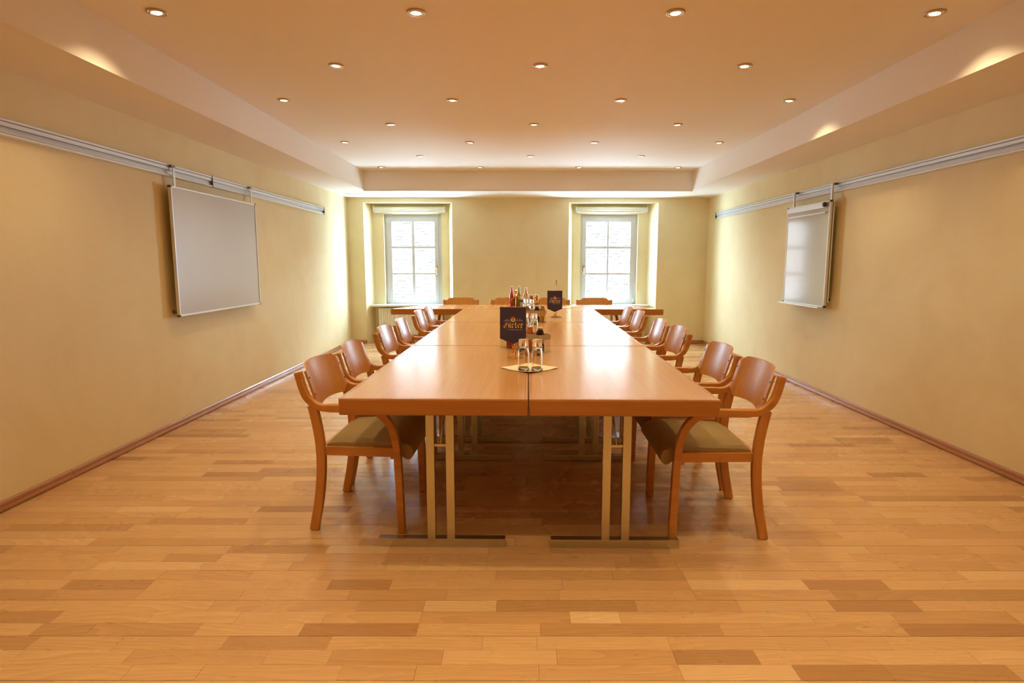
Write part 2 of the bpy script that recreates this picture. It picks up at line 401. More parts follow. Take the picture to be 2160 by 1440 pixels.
# ------------------------------------------------------------------ windows
def hbar(mb, x0, x1, y0, y1, z0, z1): mb.box((x0,y0,z0),(x1,y1,z1))
for wi, N in enumerate(NICHE):
    e, f = N['w']; s0, s1 = N['s']; zs0, zs1 = .617, 2.044; yw = YB+.335
    w = struct(bpy.data.objects.new('window_%d' % (wi+1), None)); COL.objects.link(w)
    mb = MB()
    hbar(mb, e, s0+.004, yw+.012, yw+.085, .605, ZW); hbar(mb, s1-.004, f, yw+.012, yw+.085, .605, ZW)
    hbar(mb, s0+.004, s1-.004, yw+.012, yw+.085, zs1-.004, ZW); hbar(mb, s0+.004, s1-.004, yw+.012, yw+.085, .605, zs0+.004)
    mb.build('window_frame', m_winw, w, bevel=.003)
    (p0, p1), (p2, p3) = N['px']; zr = [(1.573, 1.967), (1.136, 1.534), (.701, 1.104)]
    sa = MB()
    for x0, x1, a, b in ((s0, p0, zs0, zs1), (p3, s1, zs0, zs1)): sa.box((x0, yw, a), (x1, yw+.055, b))
    sa.box((p0, yw, 1.967), (p3, yw+.055, zs1)); sa.box((p0, yw, zs0), (p3, yw+.055, .701))
    sash = sa.build('sash', m_winw, w, bevel=.003)
    bx('muntin', (p1, yw+.006, .701), (p2, yw+.048, 1.967), m_winw, w, .003)
    for za, zb in ((1.534, 1.573), (1.104, 1.136)):
        bx('muntin', (p0, yw+.008, za), (p1, yw+.046, zb), m_winw, w, .003); bx('muntin', (p2, yw+.008, za), (p3, yw+.046, zb), m_winw, w, .003)
    for xa, xb in N['px']:
        for za, zb in zr: bx('pane', (xa+.001, yw+.024, za+.001), (xb-.001, yw+.028, zb-.001), m_pane, w)
    hx = s1-.028 if N['hinge'] < 0 else s0+.028
    h = MB(); h.box((hx-.013, yw-.008, 1.175), (hx+.013, yw, 1.245)); h.tube([(hx, yw-.005, 1.22), (hx, yw-.04, 1.22), (hx, yw-.043, 1.19), (hx, yw-.04, 1.11)], .008)
    h.build('window_handle', m_brass, w)
    gx = s0-.006 if N['hinge'] < 0 else s1+.006
    for gz in (.68, 1.99):
        MB().lathe([(0,-.04),(.009,-.04),(.009,.04),(0,.04)], 10, (gx, yw-.004, gz)).build('hinge', m_alu, w)
    c, d = N['i']
    struct(MB().box((c-.012, YB+.08, .588), (d+.012, YB+.335, .618)).build('trim_%d' % (3+wi), m_white, bevel=.006))
    # roller blind case over the window
    b = thing('roller_blind', 'white roller blind case above the window ' + ('nearer the large whiteboard' if wi == 0 else 'nearer the flip chart'), 'blind', ((c+d)/2, YB+.2, 2.165), 0, 'roller blind cases over the windows')
    hw = (d-c)/2-.05
    pr = [(.052*math.cos(a), .037*math.sin(a)) for a in [i*PI/8 for i in range(16)]]
    MB().prism(pr, lambda u, v: (-hw, u, v), lambda u, v: (hw, u, v), smooth=True).build('case', m_white, b)
    for sgn in (-1, 1): MB().box((sgn*hw-.006, -.055, -.042), (sgn*hw+.006, .07, .045)).build('end_bracket', m_white, b, bevel=.003)
    MB().box((-hw+.01, -.02, -.058), (hw-.01, .0, -.034)).build('bottom_bar', m_white, b, bevel=.003)
    # radiator in the niche
    rd = thing('radiator', 'cream ribbed panel radiator under the window sill ' + ('on the whiteboard side' if wi == 0 else 'on the flip chart side'), 'radiator', ((c+d)/2, YB+.16, 0), 0, 'radiators below the windows')
    rw = (d-c)/2-.1
    mb = MB(); n = 30; poly = []
    for i in range(n):
        xa = -rw+2*rw*i/n; wv = 2*rw/n
        poly += [(xa, -.012), (xa+wv*.3, -.022), (xa+wv*.7, -.022), (xa+wv, -.012)]
    poly += [(rw, .01), (-rw, .01)]
    mb.prism(poly, lambda u, v: (u, v, .12), lambda u, v: (u, v, .545))
    mb.build('front_panel', m_radi, rd)
    MB().box((-rw-.01, -.03, .545), (rw+.01, .07, .562)).build('top_grille', m_radi, rd, bevel=.003)
    for sgn in (-1, 1): MB().box((sgn*rw-.01, -.025, .11), (sgn*rw+.01, .07, .545)).build('side_cover', m_radi, rd, bevel=.003)
    for sgn in (-1, 1): MB().tube([(sgn*(rw-.08), .03, 0), (sgn*(rw-.08), .03, .14)], .011).build('pipe', m_radi, rd)
    # sky portal just outside this window
    pl = bpy.data.lights.new('sky_portal', 'AREA'); pl.shape = 'RECTANGLE'; pl.size = f-e+.1; pl.size_y = ZW-.6+.1; pl.cycles.is_portal = True
    po = bpy.data.objects.new('sky_portal', pl); COL.objects.link(po); po.location = ((e+f)/2, YB+D2+.03, (ZW+.605)/2); po.rotation_euler = (-PI/2, 0, 0)

# ------------------------------------------------------------------ roof across the street
roof = thing('neighbouring_roof', 'sunlit tiled roof of the house outside, filling both windows', 'roof', (0, 19, -2.2))
EX = .165; sl = .78; cs, sn = math.cos(sl), math.sin(sl)
L_ = 12.0
bd = MB(); bd.add([(-9, 0, -.05), (8, 0, -.05), (8, L_*cs, L_*sn-.05), (-9, L_*cs, L_*sn-.05), (-9, 0, -1.6), (8, 0, -1.6), (8, L_*cs, -1.6), (-9, L_*cs, -1.6)], [(0,1,2,3),(7,6,5,4),(0,4,5,1),(1,5,6,2),(2,6,7,3),(3,7,4,0)])
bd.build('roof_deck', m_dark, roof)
for k in range(int(L_/EX)):
    mt = MB(); me_ = MB(); x = -9-(k % 2)*.09
    while x < 8:
        w_ = .178; j = R.uniform(-.02, .02); lift = R.uniform(.040, .062)
        b0 = k*EX-.02+j; b1 = (k+1)*EX+.03
        def P(xx, s, h): return (xx, s*cs-h*sn, s*sn+h*cs)
        mt.add([P(x,b0,lift), P(x+w_,b0,lift), P(x+w_,b1,.006), P(x,b1,.006)], [(0,1,2,3)])
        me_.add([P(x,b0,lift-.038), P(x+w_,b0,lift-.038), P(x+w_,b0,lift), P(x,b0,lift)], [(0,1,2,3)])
        x += .181
    c = mt.build('tile_course', m_tile, roof, fix=False); me_.build('tile_edge', m_dark, c, fix=False)  # blackened butt ends draw the shade line under each course
# climbing twigs outside the window on the flip chart side
tw = thing('climbing_twig', 'thin leafy twigs outside the window nearer the flip chart', 'twig', (1.9, 11.2, 0))
st = MB(); lf = MB()
def twig(pts, r0):
    c_ = cat(pts, 6); st.tube(c_, [r0*(1-.7*i/len(c_)) for i in range(len(c_))], 5); return c_
def leaf(p, s, a):
    d = Vector((math.cos(a), R.uniform(-.3,.3), math.sin(a))); n_ = Vector((-d.z, R.uniform(-.5,.5), d.x)).normalized()
    lf.add([p, p+d*s*.5+n_*s*.26, p+d*s, p+d*s*.5-n_*s*.26], [(0,1,2,3)])
for pts in ([(.12,0,0),(.13,.02,.5),(.05,0,.75),(.1,.03,.95),(.03,0,1.12)], [(.12,0,.3),(.2,0,.7),(.16,.02,1.0),(.19,0,1.2)], [(-.02,.05,.0),(-.3,.05,.9),(-.52,.04,1.5),(-.35,.05,1.75),(-.2,.05,2.1)], [(-.43,.04,1.62),(-.3,.05,1.72),(-.18,.05,1.95)]):
    c_ = twig(pts, .006)
    for i in range(4, len(c_), 2):
        if pts[0][0] > .1: leaf(c_[i], R.uniform(.03,.05), R.uniform(0, 6.28)); leaf(c_[i], R.uniform(.03,.05), R.uniform(0, 6.28))
st.build('stem', plain('twig_bark', (.025, .02, .014), .9), tw)
o = lf.build('leaves', plain('young_leaf', (.07, .11, .012), .7), tw, fix=False); o['kind'] = 'stuff'

# ------------------------------------------------------------------ ceiling spotlights
def lamp(x, y, tilt, az, label):
    d = thing('ceiling_spotlight', label, 'spotlight', (x, y, ZC), 0, 'recessed ceiling spotlights')
    MB().lathe([(.050, 0), (.050, -.004), (.046, -.0075), (.040, -.0075), (.038, -.004), (.038, -.001), (.050, 0)], 28).build('trim_ring', m_bronze, d)
    Mx = Matrix.Rotation(az, 3, 'Z') @ Matrix.Rotation(tilt, 3, 'Y')
    MB().lathe([(.036, -.001), (.036, -.0085), (.031, -.0085), (.025, -.004)], 24, (0,0,-.001), M=Mx).build('gimbal', m_refl, d)
    MB().disc(.0265, -.0045, (0,0,-.001), 24, Mx).build('lamp', m_glow, d)
    l = bpy.data.lights.new('spot', 'SPOT'); l.energy = SPOT_W; l.color = SPOT_COL; l.spot_size = math.radians(106); l.spot_blend = 1.0; l.shadow_soft_size = .016
    lo = bpy.data.objects.new('spot', l); COL.objects.link(lo); lo.location = (x, y, ZC-.03)
    dv = Vector((math.sin(tilt*2.2)*math.cos(az), math.sin(tilt*2.2)*math.sin(az), -math.cos(tilt*2.2)))
    lo.rotation_euler = dv.to_track_quat('-Z', 'Y').to_euler()
ordn = ['first', 'second', 'third', 'fourth', 'fifth', 'sixth', 'seventh']
for k in range(-5, 7):
    y = 3.1325+.802*k
    odd = k % 2
    for j in range(3 if odd else 4):
        x = -1.8756+1.3405*(j+(.5 if odd else 0))
        tilt = 0; az = R.uniform(0, 6.28)
        if k == 0 and j == 0: tilt, az = .11, PI
        if k in (0, 2) and j == 3: tilt, az = .10, 0
        if k >= 0:
            lab = '%s of %s small ceiling spotlights from the whiteboard wall, %s row from the window wall' % (ordn[j], 'three' if odd else 'four', ordn[6-k])
            lamp(x, y, tilt or R.uniform(0, .06), az, lab)
        else:   # rows behind the camera: the same lamps, of which the photograph shows only the light
            l = bpy.data.lights.new('spot', 'SPOT'); l.energy = SPOT_W; l.color = SPOT_COL; l.spot_size = math.radians(106); l.spot_blend = 1.0; l.shadow_soft_size = .016
            lo = bpy.data.objects.new('spot', l); COL.objects.link(lo); lo.location = (x, y, ZC-.03)

# ------------------------------------------------------------------ rails and boards on the side walls
RP = [(0,0),(.030,.002),(.034,.006),(.034,.012),(.026,.016),(.014,.020),(.012,.046),(.014,.050),(.026,.052),(.028,.056),(.028,.074),(.030,.078),(.034,.080),(.034,.090),(.030,.094),(0,.096)]
def rail(name, label, segs, side, xw, grp):
    z0 = 1.962
    t = thing(name, label, 'rail', (xw, 0, 0), 0, grp)
    for a, b in segs:
        MB().prism(RP, lambda u, v: (side*u, a, z0+v), lambda u, v: (side*u, b, z0+v)).build('track', m_alu, t)
        for zz, uu in ((.0765, .029), (.049, .0265)):
            MB().box((min(side*uu, side*(uu+.0015)), a, z0+zz-.0025), (max(side*uu, side*(uu+.0015)), b, z0+zz+.0025)).build('groove', m_alud, t)
    for a, b in zip(segs[:-1], segs[1:]):
        MB().box((min(0, side*.036), a[1], z0-.001), (max(0, side*.036), b[0], z0+.097)).build('joint_cover', m_alud, t)
    e = segs[-1][1]
    MB().box((min(0, side*.037), e, z0-.002), (max(0, side*.037), e+.008, z0+.098)).build('end_cap', m_black, t, bevel=.002)
    return t
rail('wall_rail', 'pale aluminium rail along the wall that carries the large whiteboard', [(-1.7, 5.144), (5.152, 8.035)], 1, XL, 'presentation rails on the side walls')
rail('wall_rail', 'pale aluminium rail along the wall that carries the flip chart board', [(-1.7, 3.0), (3.004, 8.78)], -1, XR, 'presentation rails on the side walls')

wbd = thing('whiteboard', 'large blank matt whiteboard hung by two straps from a wall rail', 'whiteboard', (XL, 5.15, 0))
x0, x1, ya, yb_, za, zb = .055, .074, -.7, .705, .882, 1.886
bx('writing_surface', (x0, ya+.008, za+.008), (x1-.002, yb_-.008, zb-.008), m_board, wbd)
fm = MB()
fm.box((x0-.002, ya, za), (x1+.003, ya+.013, zb)).box((x0-.002, yb_-.013, za), (x1+.003, yb_, zb)).box((x0-.002, ya+.013, za), (x1+.003, yb_-.013, za+.016)).box((x0-.002, ya+.013, zb-.013), (x1+.003, yb_-.013, zb))
fm.build('board_frame', m_alu, wbd, bevel=.002)
for yy in (ya, yb_):
    for zz in (za, zb): MB().box((x0-.003, yy-.004 if yy < 0 else yy-.014, zz-.004 if zz < 1 else zz-.014), (x1+.004, yy+.014 if yy < 0 else yy+.004, zz+.014 if zz < 1 else zz+.004)).build('corner_cap', plain('brown_cap', (.16, .08, .05), .5), wbd, bevel=.002)
for yy in (-.602, .706-.03):
    s_ = MB().box((x0-.008, yy-.012, .93), (x0-.0025, yy+.012, 2.047)).build('hanger_strap', m_alu, wbd, bevel=.001)
    MB().box((.0345, yy-.03, 2.032), (x0-.002, yy+.02, 2.05)).build('hook', m_alud, s_)
for yy in (-.66, .66): MB().lathe([(0,0),(.014,0),(.014,.05),(0,.05)], 12, (.003, yy, .915), M=Matrix.Rotation(PI/2, 3, 'Y')).build('wall_spacer', m_alud, wbd)

fc = thing('flip_chart_board', 'narrow glossy flip chart board with clamp bar hung on a wall rail', 'flip chart', (XR, 5.85, 0))
ya, yb_ = -.42, .425
bx('back_panel', (-.062, ya+.01, .93), (-.05, yb_-.01, 1.87), m_alu, fc, .002)
bx('writing_surface', (-.098, ya+.012, za+.012), (-.084, yb_-.012, zb-.012), m_flip, fc)
fm = MB()
fm.box((-.101, ya, za), (-.080, ya+.016, zb)).box((-.101, yb_-.016, za), (-.080, yb_, zb)).box((-.101, ya+.016, za), (-.080, yb_-.016, za+.012)).box((-.101, ya+.016, zb-.012), (-.080, yb_-.016, zb))
fm.build('board_frame', m_alu, fc, bevel=.002)
cl = MB().box((-.114, ya+.05, zb-.062), (-.1015, yb_-.004, zb-.012)).build('clamp_bar', m_alu, fc, bevel=.004)
MB().box((-.118, ya+.055, zb-.115), (-.1015, yb_-.05, zb-.1)).build('paper_bar', m_white, fc, bevel=.004)
MB().lathe([(0,0),(.022,0),(.024,.012),(.018,.022),(0,.022)], 14, (-.114, ya+.062, zb-.035), M=Matrix.Rotation(-PI/2, 3, 'Y')).build('clamp_knob', m_black, cl)
MB().box((-.15, ya+.02, za-.012), (-.1015, yb_+.02, za+.002)).build('pen_tray', m_alu, fc, bevel=.003)
for yy in (ya, yb_):
    for zz in (za, zb): MB().box((-.103, yy-.003 if yy < 0 else yy-.016, zz-.003 if zz < 1 else zz-.016), (-.078, yy+.016 if yy < 0 else yy+.003, zz+.016 if zz < 1 else zz+.003)).build('corner_cap', m_black, fc, bevel=.002)
for yy in (-.385, .355):
    s_ = MB().box((-.079, yy-.012, .9), (-.063, yy+.012, 2.045)).build('hanger_strap', m_alu, fc, bevel=.001)
    MB().box((-.066, yy-.02, 2.028), (-.0345, yy+.03, 2.046)).build('hook', m_alud, s_)
for yy in (-.33, .33): MB().lathe([(0,0),(.013,0),(.013,-.047),(0,-.047)], 12, (-.002, yy, .95), M=Matrix.Rotation(PI/2, 3, 'Y')).build('wall_spacer', m_black, fc)

# ------------------------------------------------------------------ tables
TH, TB = .74, .667
TX, TY, TR = .038, 2.322, -.0151      # centre of the near end, yaw
def tpos(u, v): return (TX+u*math.cos(TR)-v*math.sin(TR), TY+u*math.sin(TR)+v*math.cos(TR))
def leg_set(t, yy):
    hw = .295
    bx('foot', (-hw, yy-.02, 0), (hw, yy+.02, .04), m_chrome, t, .003)
    for xx in (-.045, .045): bx('column', (xx-.019, yy-.019, .039), (xx+.019, yy+.019, TB+.03), m_chrome, t, .003)
    bx('spreader', (-.027, yy-.008, .476), (.027, yy+.008, .488), m_chrome, t)
    bx('mounting_plate', (-.25, yy-.03, TB+.03), (.25, yy+.03, TB+.036), m_black, t)
def make_table(label, loc):
    t = thing('conference_table', label, 'table', loc, TR, 'oblong conference tables in three pairs')
    w, l, e = .3985, 1.548, .022
    bx('tabletop', (-w+.002, .002, TH-.032), (w-.002, l-.002, TH-.0006), m_top, t)
    ed = MB().box((-w, 0, TB), (w, e, TH)).build('edge_board', m_edge_x, t, bevel=.009, seg=3)
    MB().box((-w, l-e, TB), (w, l, TH)).build('edge_board', m_edge_x, t, bevel=.009, seg=3)
    for s in (-1, 1): MB().box((min(s*w, s*(w-e)), e, TB), (max(s*w, s*(w-e)), l-e, TH)).build('edge_board', m_edge_y, t, bevel=.009, seg=3)
    leg_set(t, .185); leg_set(t, l-.2)
    for yy, yk in ((.185, .45), (l-.2, l-.46)):
        MB().tube([(0, yy, .484), (0, yk, TB+.03)], .006, 6).build('brace', m_chrome, t)
    return t
rows = ['nearest the camera', 'in the middle', 'next to the window-end tables']
t0 = None
for i in range(3):
    for s in (-1, 1):
        x, y = tpos(s*.4005, i*1.5505)
        lab = 'oblong beech table on the %s side of the seam, %s pair' % ('whiteboard' if s < 0 else 'flip chart', ['front-end', 'middle', 'window-end'][i])
        if t0 is None: t0 = make_table(lab, (x, y, 0))
        else: dup(t0, (x, y, 0), TR, lab)
LONG, SHORT, DEP = 1.37, .61, .70
def trapezoid(label, cx, flip):
    x, y = tpos(cx-.02, 3*1.5505+.002)
    t = thing('trapezoid_table', label, 'table', (x, y, 0), TR, 'trapezoid tables at the window end')
    a, b = (LONG/2-.001, SHORT/2-.001) if not flip else (SHORT/2-.001, LONG/2-.001)
    P = [(-a, .001), (a, .001), (b, DEP), (-b, DEP)]
    def inset(d):
        c = Vector((0, DEP/2)); out = []
        n = len(P)
        for i in range(n):
            p, q, r = Vector(P[i-1]), Vector(P[i]), Vector(P[(i+1) % n])
            n1 = Vector((-(q-p).y, (q-p).x)).normalized(); n2 = Vector((-(r-q).y, (r-q).x)).normalized()
            out.append(q+(n1+n2)*(d/(1+n1.dot(n2))))
        return out
    I = inset(.022); J = inset(.002)
    MB().prism([tuple(p) for p in J], lambda u, v: (u, v, TH-.032), lambda u, v: (u, v, TH-.0006)).build('tabletop', m_top, t)
    for i in range(4):
        k = (i+1) % 4; q = [P[i], P[k], tuple(I[k]), tuple(I[i])]
        MB().prism(q, lambda u, v: (u, v, TB), lambda u, v: (u, v, TH)).build('edge_board', m_edge_x, t, bevel=.005, seg=2)
    yy = DEP*.5
    for xx in (-.26, .26):
        bx('foot', (xx-.02, yy-.24, 0), (xx+.02, yy+.24, .04), m_chrome, t, .003)
        for o_ in (-.045, .045): bx('column', (xx-.019, yy+o_-.019, .039), (xx+.019, yy+o_+.019, TB+.03), m_chrome, t, .003)
        bx('mounting_plate', (xx-.03, yy-.2, TB+.03), (xx+.03, yy+.2, TB+.036), m_black, t)
    return t
dxm = (LONG+SHORT)/2+.001
trapezoid('trapezoid beech table at the window end, wing towards the whiteboard wall', -dxm, False)
trapezoid('trapezoid beech table at the window end, in the middle between two wings', 0, True)
trapezoid('trapezoid beech table at the window end, wing towards the flip chart wall', dxm, False)

# ------------------------------------------------------------------ armchairs (x forward, y sideways)
def strip_poly(center, w):
    """polygon of width w around a 2D centre line"""
    L, Rr = [], []
    for i, p in enumerate(center):
        t = (center[min(i+1, len(center)-1)]-center[max(i-1, 0)]).normalized(); n = Vector((-t.y, t.x))
        ww = w(i/(len(center)-1)) if callable(w) else w
        L.append(p+n*ww/2); Rr.append(p-n*ww/2)
    return L, Rr
def ribbon(mb, center, w, yf, th):
    """bent strip in the x-z plane; yf(u): sideways position of its outer face; th: thickness sideways (sign towards the inside)"""
    L, Rr = strip_poly(center, w); n = len(L)
    vs = []
    for p, q in zip(L, Rr):
        vs += [(p.x, yf(p.x), p.y), (q.x, yf(q.x), q.y), (q.x, yf(q.x)+th, q.y), (p.x, yf(p.x)+th, p.y)]
    fs = []
    for i in range(n-1):
        a, b = i*4, i*4+4
        for k in range(4): fs.append((a+k, a+(k+1) % 4, b+(k+1) % 4, b+k))
    fs += [(0,1,2,3), ((n-1)*4+3, (n-1)*4+2, (n-1)*4+1, (n-1)*4)]
    return mb.add(vs, fs)
def make_chair(label, loc, rz):
    t = thing('armchair', label, 'chair', loc, rz, 'bentwood armchairs around the tables')
    ARM = cat([(-.047,.785),(-.022,.69),(.004,.648),(.045,.618),(.10,.612),(.20,.613),(.29,.612),(.345,.592),(.39,.545),(.415,.48),(.425,.40),(.43,.28),(.434,.14),(.437,0)], 5)
    REAR = cat([(.0,0),(.014,.07),(.029,.145),(.043,.25),(.049,.34),(.048,.42),(.04,.50),(.026,.58),(.016,.625)], 5)
    yo = lambda u: .252+.02*max(0, min(1, (u-.05)/.4))
    for s in (-1, 1):
        ribbon(MB(), ARM, lambda f: .036 if f > .3 else .032, lambda u: s*yo(u), -s*.034).build('arm', m_cw_x, t, bevel=.004)
        ribbon(MB(), REAR, .043, lambda u: s*(yo(u)-.001), -s*.032).build('rear_leg', m_cw_z, t, bevel=.004)
        ribbon(MB(), [Vector((.06,.4005)), Vector((.15,.4005)), Vector((.30,.4005)), Vector((.42,.4005))], .045, lambda u: s*(yo(u)-.012), -s*.022).build('side_rail', m_cw_x, t, bevel=.003)
    MB().box((.385, -.236, .36), (.41, .236, .405)).build('front_rail', m_cw_x, t, bevel=.003)
    MB().box((.045, -.222, .385), (.068, .222, .42)).build('rear_rail', m_cw_x, t, bevel=.003)
    # plywood back: plan curve, shaped top and bottom edge
    nv = 36; vs = []; fs = []; th = .011
    for i in range(nv+1):
        v = -.2185+.437*i/nv; a = abs(v)
        f = max(0, min(1, (.200-a)/.042)); f = f*f*(3-2*f)
        k = max(0, 1-(a/.185)**2)
        bow = -.037*k**.8 if a < .185 else 0
        tz = .785+.028*f+.004*k
        bz = .632-.034*f+.010*k
        for j in range(7):
            z = bz+(tz-bz)*j/6
            u = .020-(z-.63)*.31+bow+.014
            vs += [(u, v, z), (u-th, v, z)]
    def id_(i, j, k): return (i*7+j)*2+k
    for i in range(nv):
        for j in range(6):
            fs.append((id_(i,j,0), id_(i+1,j,0), id_(i+1,j+1,0), id_(i,j+1,0))); fs.append((id_(i,j,1), id_(i,j+1,1), id_(i+1,j+1,1), id_(i+1,j,1)))
        fs.append((id_(i,0,0), id_(i,0,1), id_(i+1,0,1), id_(i+1,0,0))); fs.append((id_(i,6,0), id_(i+1,6,0), id_(i+1,6,1), id_(i,6,1)))
    for i in (0, nv):
        for j in range(6): fs.append((id_(i,j,0), id_(i,j+1,0), id_(i,j+1,1), id_(i,j,1)))
    bp = MB().add(vs, fs, True).build('backrest', m_ply, t)
    bp.data.set_sharp_from_angle(angle=.7)
    for s in (-1, 1):
        for z in (.672, .752):
            MB().lathe([(0,0),(.0055,0),(.0055,.002),(.003,.003),(0,.003)], 10, (.033-(z-.63)*.31, s*.207, z), M=Matrix.Rotation(PI/2-.3, 3, 'Y')).build('screw', m_screw, bp)
    # upholstered seat with a waterfall front
    prof = [(.076,.417),(.079,.436),(.092,.449),(.14,.455),(.22,.458),(.30,.462),(.37,.465),(.43,.463),(.47,.448),(.492,.42),(.498,.39),(.488,.368),(.466,.363),(.445,.378),(.425,.40),(.385,.417),(.25,.417),(.10,.417)]
    pc = [Vector(p) for p in prof]+[Vector(prof[0])]
    pc = cat(pc, 2)[:-1]
    arc = [0]
    for a, b in zip(pc, pc[1:]): arc.append(arc[-1]+(b-a).length)
    nl = 12; vs = []; fs = []; uvs = []
    n = len(pc)
    for i in range(nl+1):
        w_ = -1+2*i/nl
        for k, p in enumerate(pc):
            hw = .231+.009*max(0, min(1, (p.x-.1)/.3))
            e = 1-abs(w_)**6*.35
            zc = .425
            vs.append((p.x, w_*hw, zc+(p.y-zc)*(e if p.y > zc else 1) - .004*(w_*w_)*(1 if p.y > .44 else 0)))
    for i in range(nl):
        for k in range(n):
            q = (k+1) % n; fs.append((i*n+k, i*n+q, (i+1)*n+q, (i+1)*n+k))
    fs += [tuple(range(n))[::-1], tuple(range(nl*n, nl*n+n))]
    st_ = MB().add(vs, fs, True).build('seat', m_fab, t)
    uvl = st_.data.uv_layers.new(name='weave')
    for lp in st_.data.loops:
        vi = lp.vertex_index; i, k = divmod(vi, n)
        uvl.data[lp.index].uv = (arc[min(k, n-1)], st_.data.vertices[vi].co.y)
    for pgn in st_.data.polygons:
        if len(pgn.vertices) > 4:
            for li in pgn.loop_indices:
                v = st_.data.vertices[st_.data.loops[li].vertex_index].co; uvl.data[li].uv = (v.x, v.z)
    st_.data.set_sharp_from_angle(angle=1.0)
    for s in (-1, 1):
        for fx, u in ((.0, .437), (.0, .0)): MB().lathe([(0,0),(.011,0),(.011,.004),(0,.004)], 10, (u, s*(yo(u)-.017), -.002)).build('glide', m_black, t)
    return t
cnt = ['first', 'second', 'third', 'fourth', 'fifth', 'sixth']
LCH = [(-1.0, 2.905, -.035), (-1.006, 3.475, .02), (-1.014, 4.385, .0), (-1.0, 4.925, .03), (-.998, 5.815, .0), (-.995, 6.365, .01)]
RCH = [(1.166, 2.81, -.02), (1.185, 3.40, 0), (1.2, 4.36, 0), (1.19, 4.90, -.02), (1.196, 5.79, 0), (1.188, 6.335, -.01)]
ch0 = None
for side, lst in ((0, LCH), (1, RCH)):
    for i, (x, y, a) in enumerate(lst):
        lab = 'beech armchair with checked seat, %s from the near table end on the %s side' % (cnt[i], 'whiteboard' if side == 0 else 'flip chart')
        rz = a if side == 0 else PI+a
        if ch0 is None: ch0 = make_chair(lab, (x, y, .002), rz)
        else: dup(ch0, (x, y, .002), rz, lab)
for i, x in enumerate((-.815, -.155, .455, 1.045)):
    dup(ch0, (x, 7.93, .002), -PI/2, 'beech armchair behind the window-end tables, %s of four from the whiteboard side' % cnt[i])

# ------------------------------------------------------------------ things on the tables
nap = MB(); N_ = 12; vs = []; fs = []
for side in (0, 1):
    for i in range(N_+1):
        for j in range(N_+1):
            u, v = i/N_-.5, j/N_-.5
            curl = .010*max(0, (-u-v-.55)/.45)**1.5 + .004*max(0, (abs(u-v)-.7)/.3)
            vs.append((.20*(u-v)*.79, .16*(u+v), curl+.0022-.0016*side))
def nid(s, i, j): return s*(N_+1)**2+i*(N_+1)+j
for i in range(N_):
    for j in range(N_):
        fs.append((nid(0,i,j), nid(0,i+1,j), nid(0,i+1,j+1), nid(0,i,j+1))); fs.append((nid(1,i,j), nid(1,i,j+1), nid(1,i+1,j+1), nid(1,i+1,j)))
o = nap.add(vs, fs, True).build('paper_napkin', m_nap, loc=(.055, 3.03, TH))
tag(o, 'square cream paper napkin laid cornerwise under two upturned glasses', 'napkin')

GP_OUT = [(0,.166),(.0235,.166),(.0255,.163),(.0258,.135),(.0275,.11),(.029,.06),(.0295,.02),(.0292,.001)]
GP_IN = [(.0275,.0),(.0277,.02),(.0268,.07),(.0245,.118),(.020,.126),(0,.128)]
def glass(x, y, label, z=TH, grp='upturned tall glasses'):
    mb = MB(); mb.lathe([(.0002,.166)]+GP_OUT[1:]+[(.0285, 0)]+GP_IN[:-1]+[(.0002,.127),(.0002,.166)], 20)
    bm_ = mb.build('drinking_glass', m_glass, loc=(x, y, z))
    return tag(bm_, label, 'glass', grp)
glass(.022, 2.962, 'upturned clear tall glass on the paper napkin, nearer the pennant stand', TH+.0025)
glass(.093, 2.955, 'upturned clear tall glass on the paper napkin, farther from the pennant stand', TH+.0025)
glass(.118, 4.50, 'upturned glass between the angled and the middle carrier, towards the flip chart')
glass(.048, 4.56, 'upturned glass between the angled and the middle carrier, towards the whiteboard')
glass(.135, 6.25, 'upturned glass between the middle and the farthest carrier, towards the flip chart')
glass(.07, 6.3, 'upturned glass between the middle and the farthest carrier, towards the whiteboard')

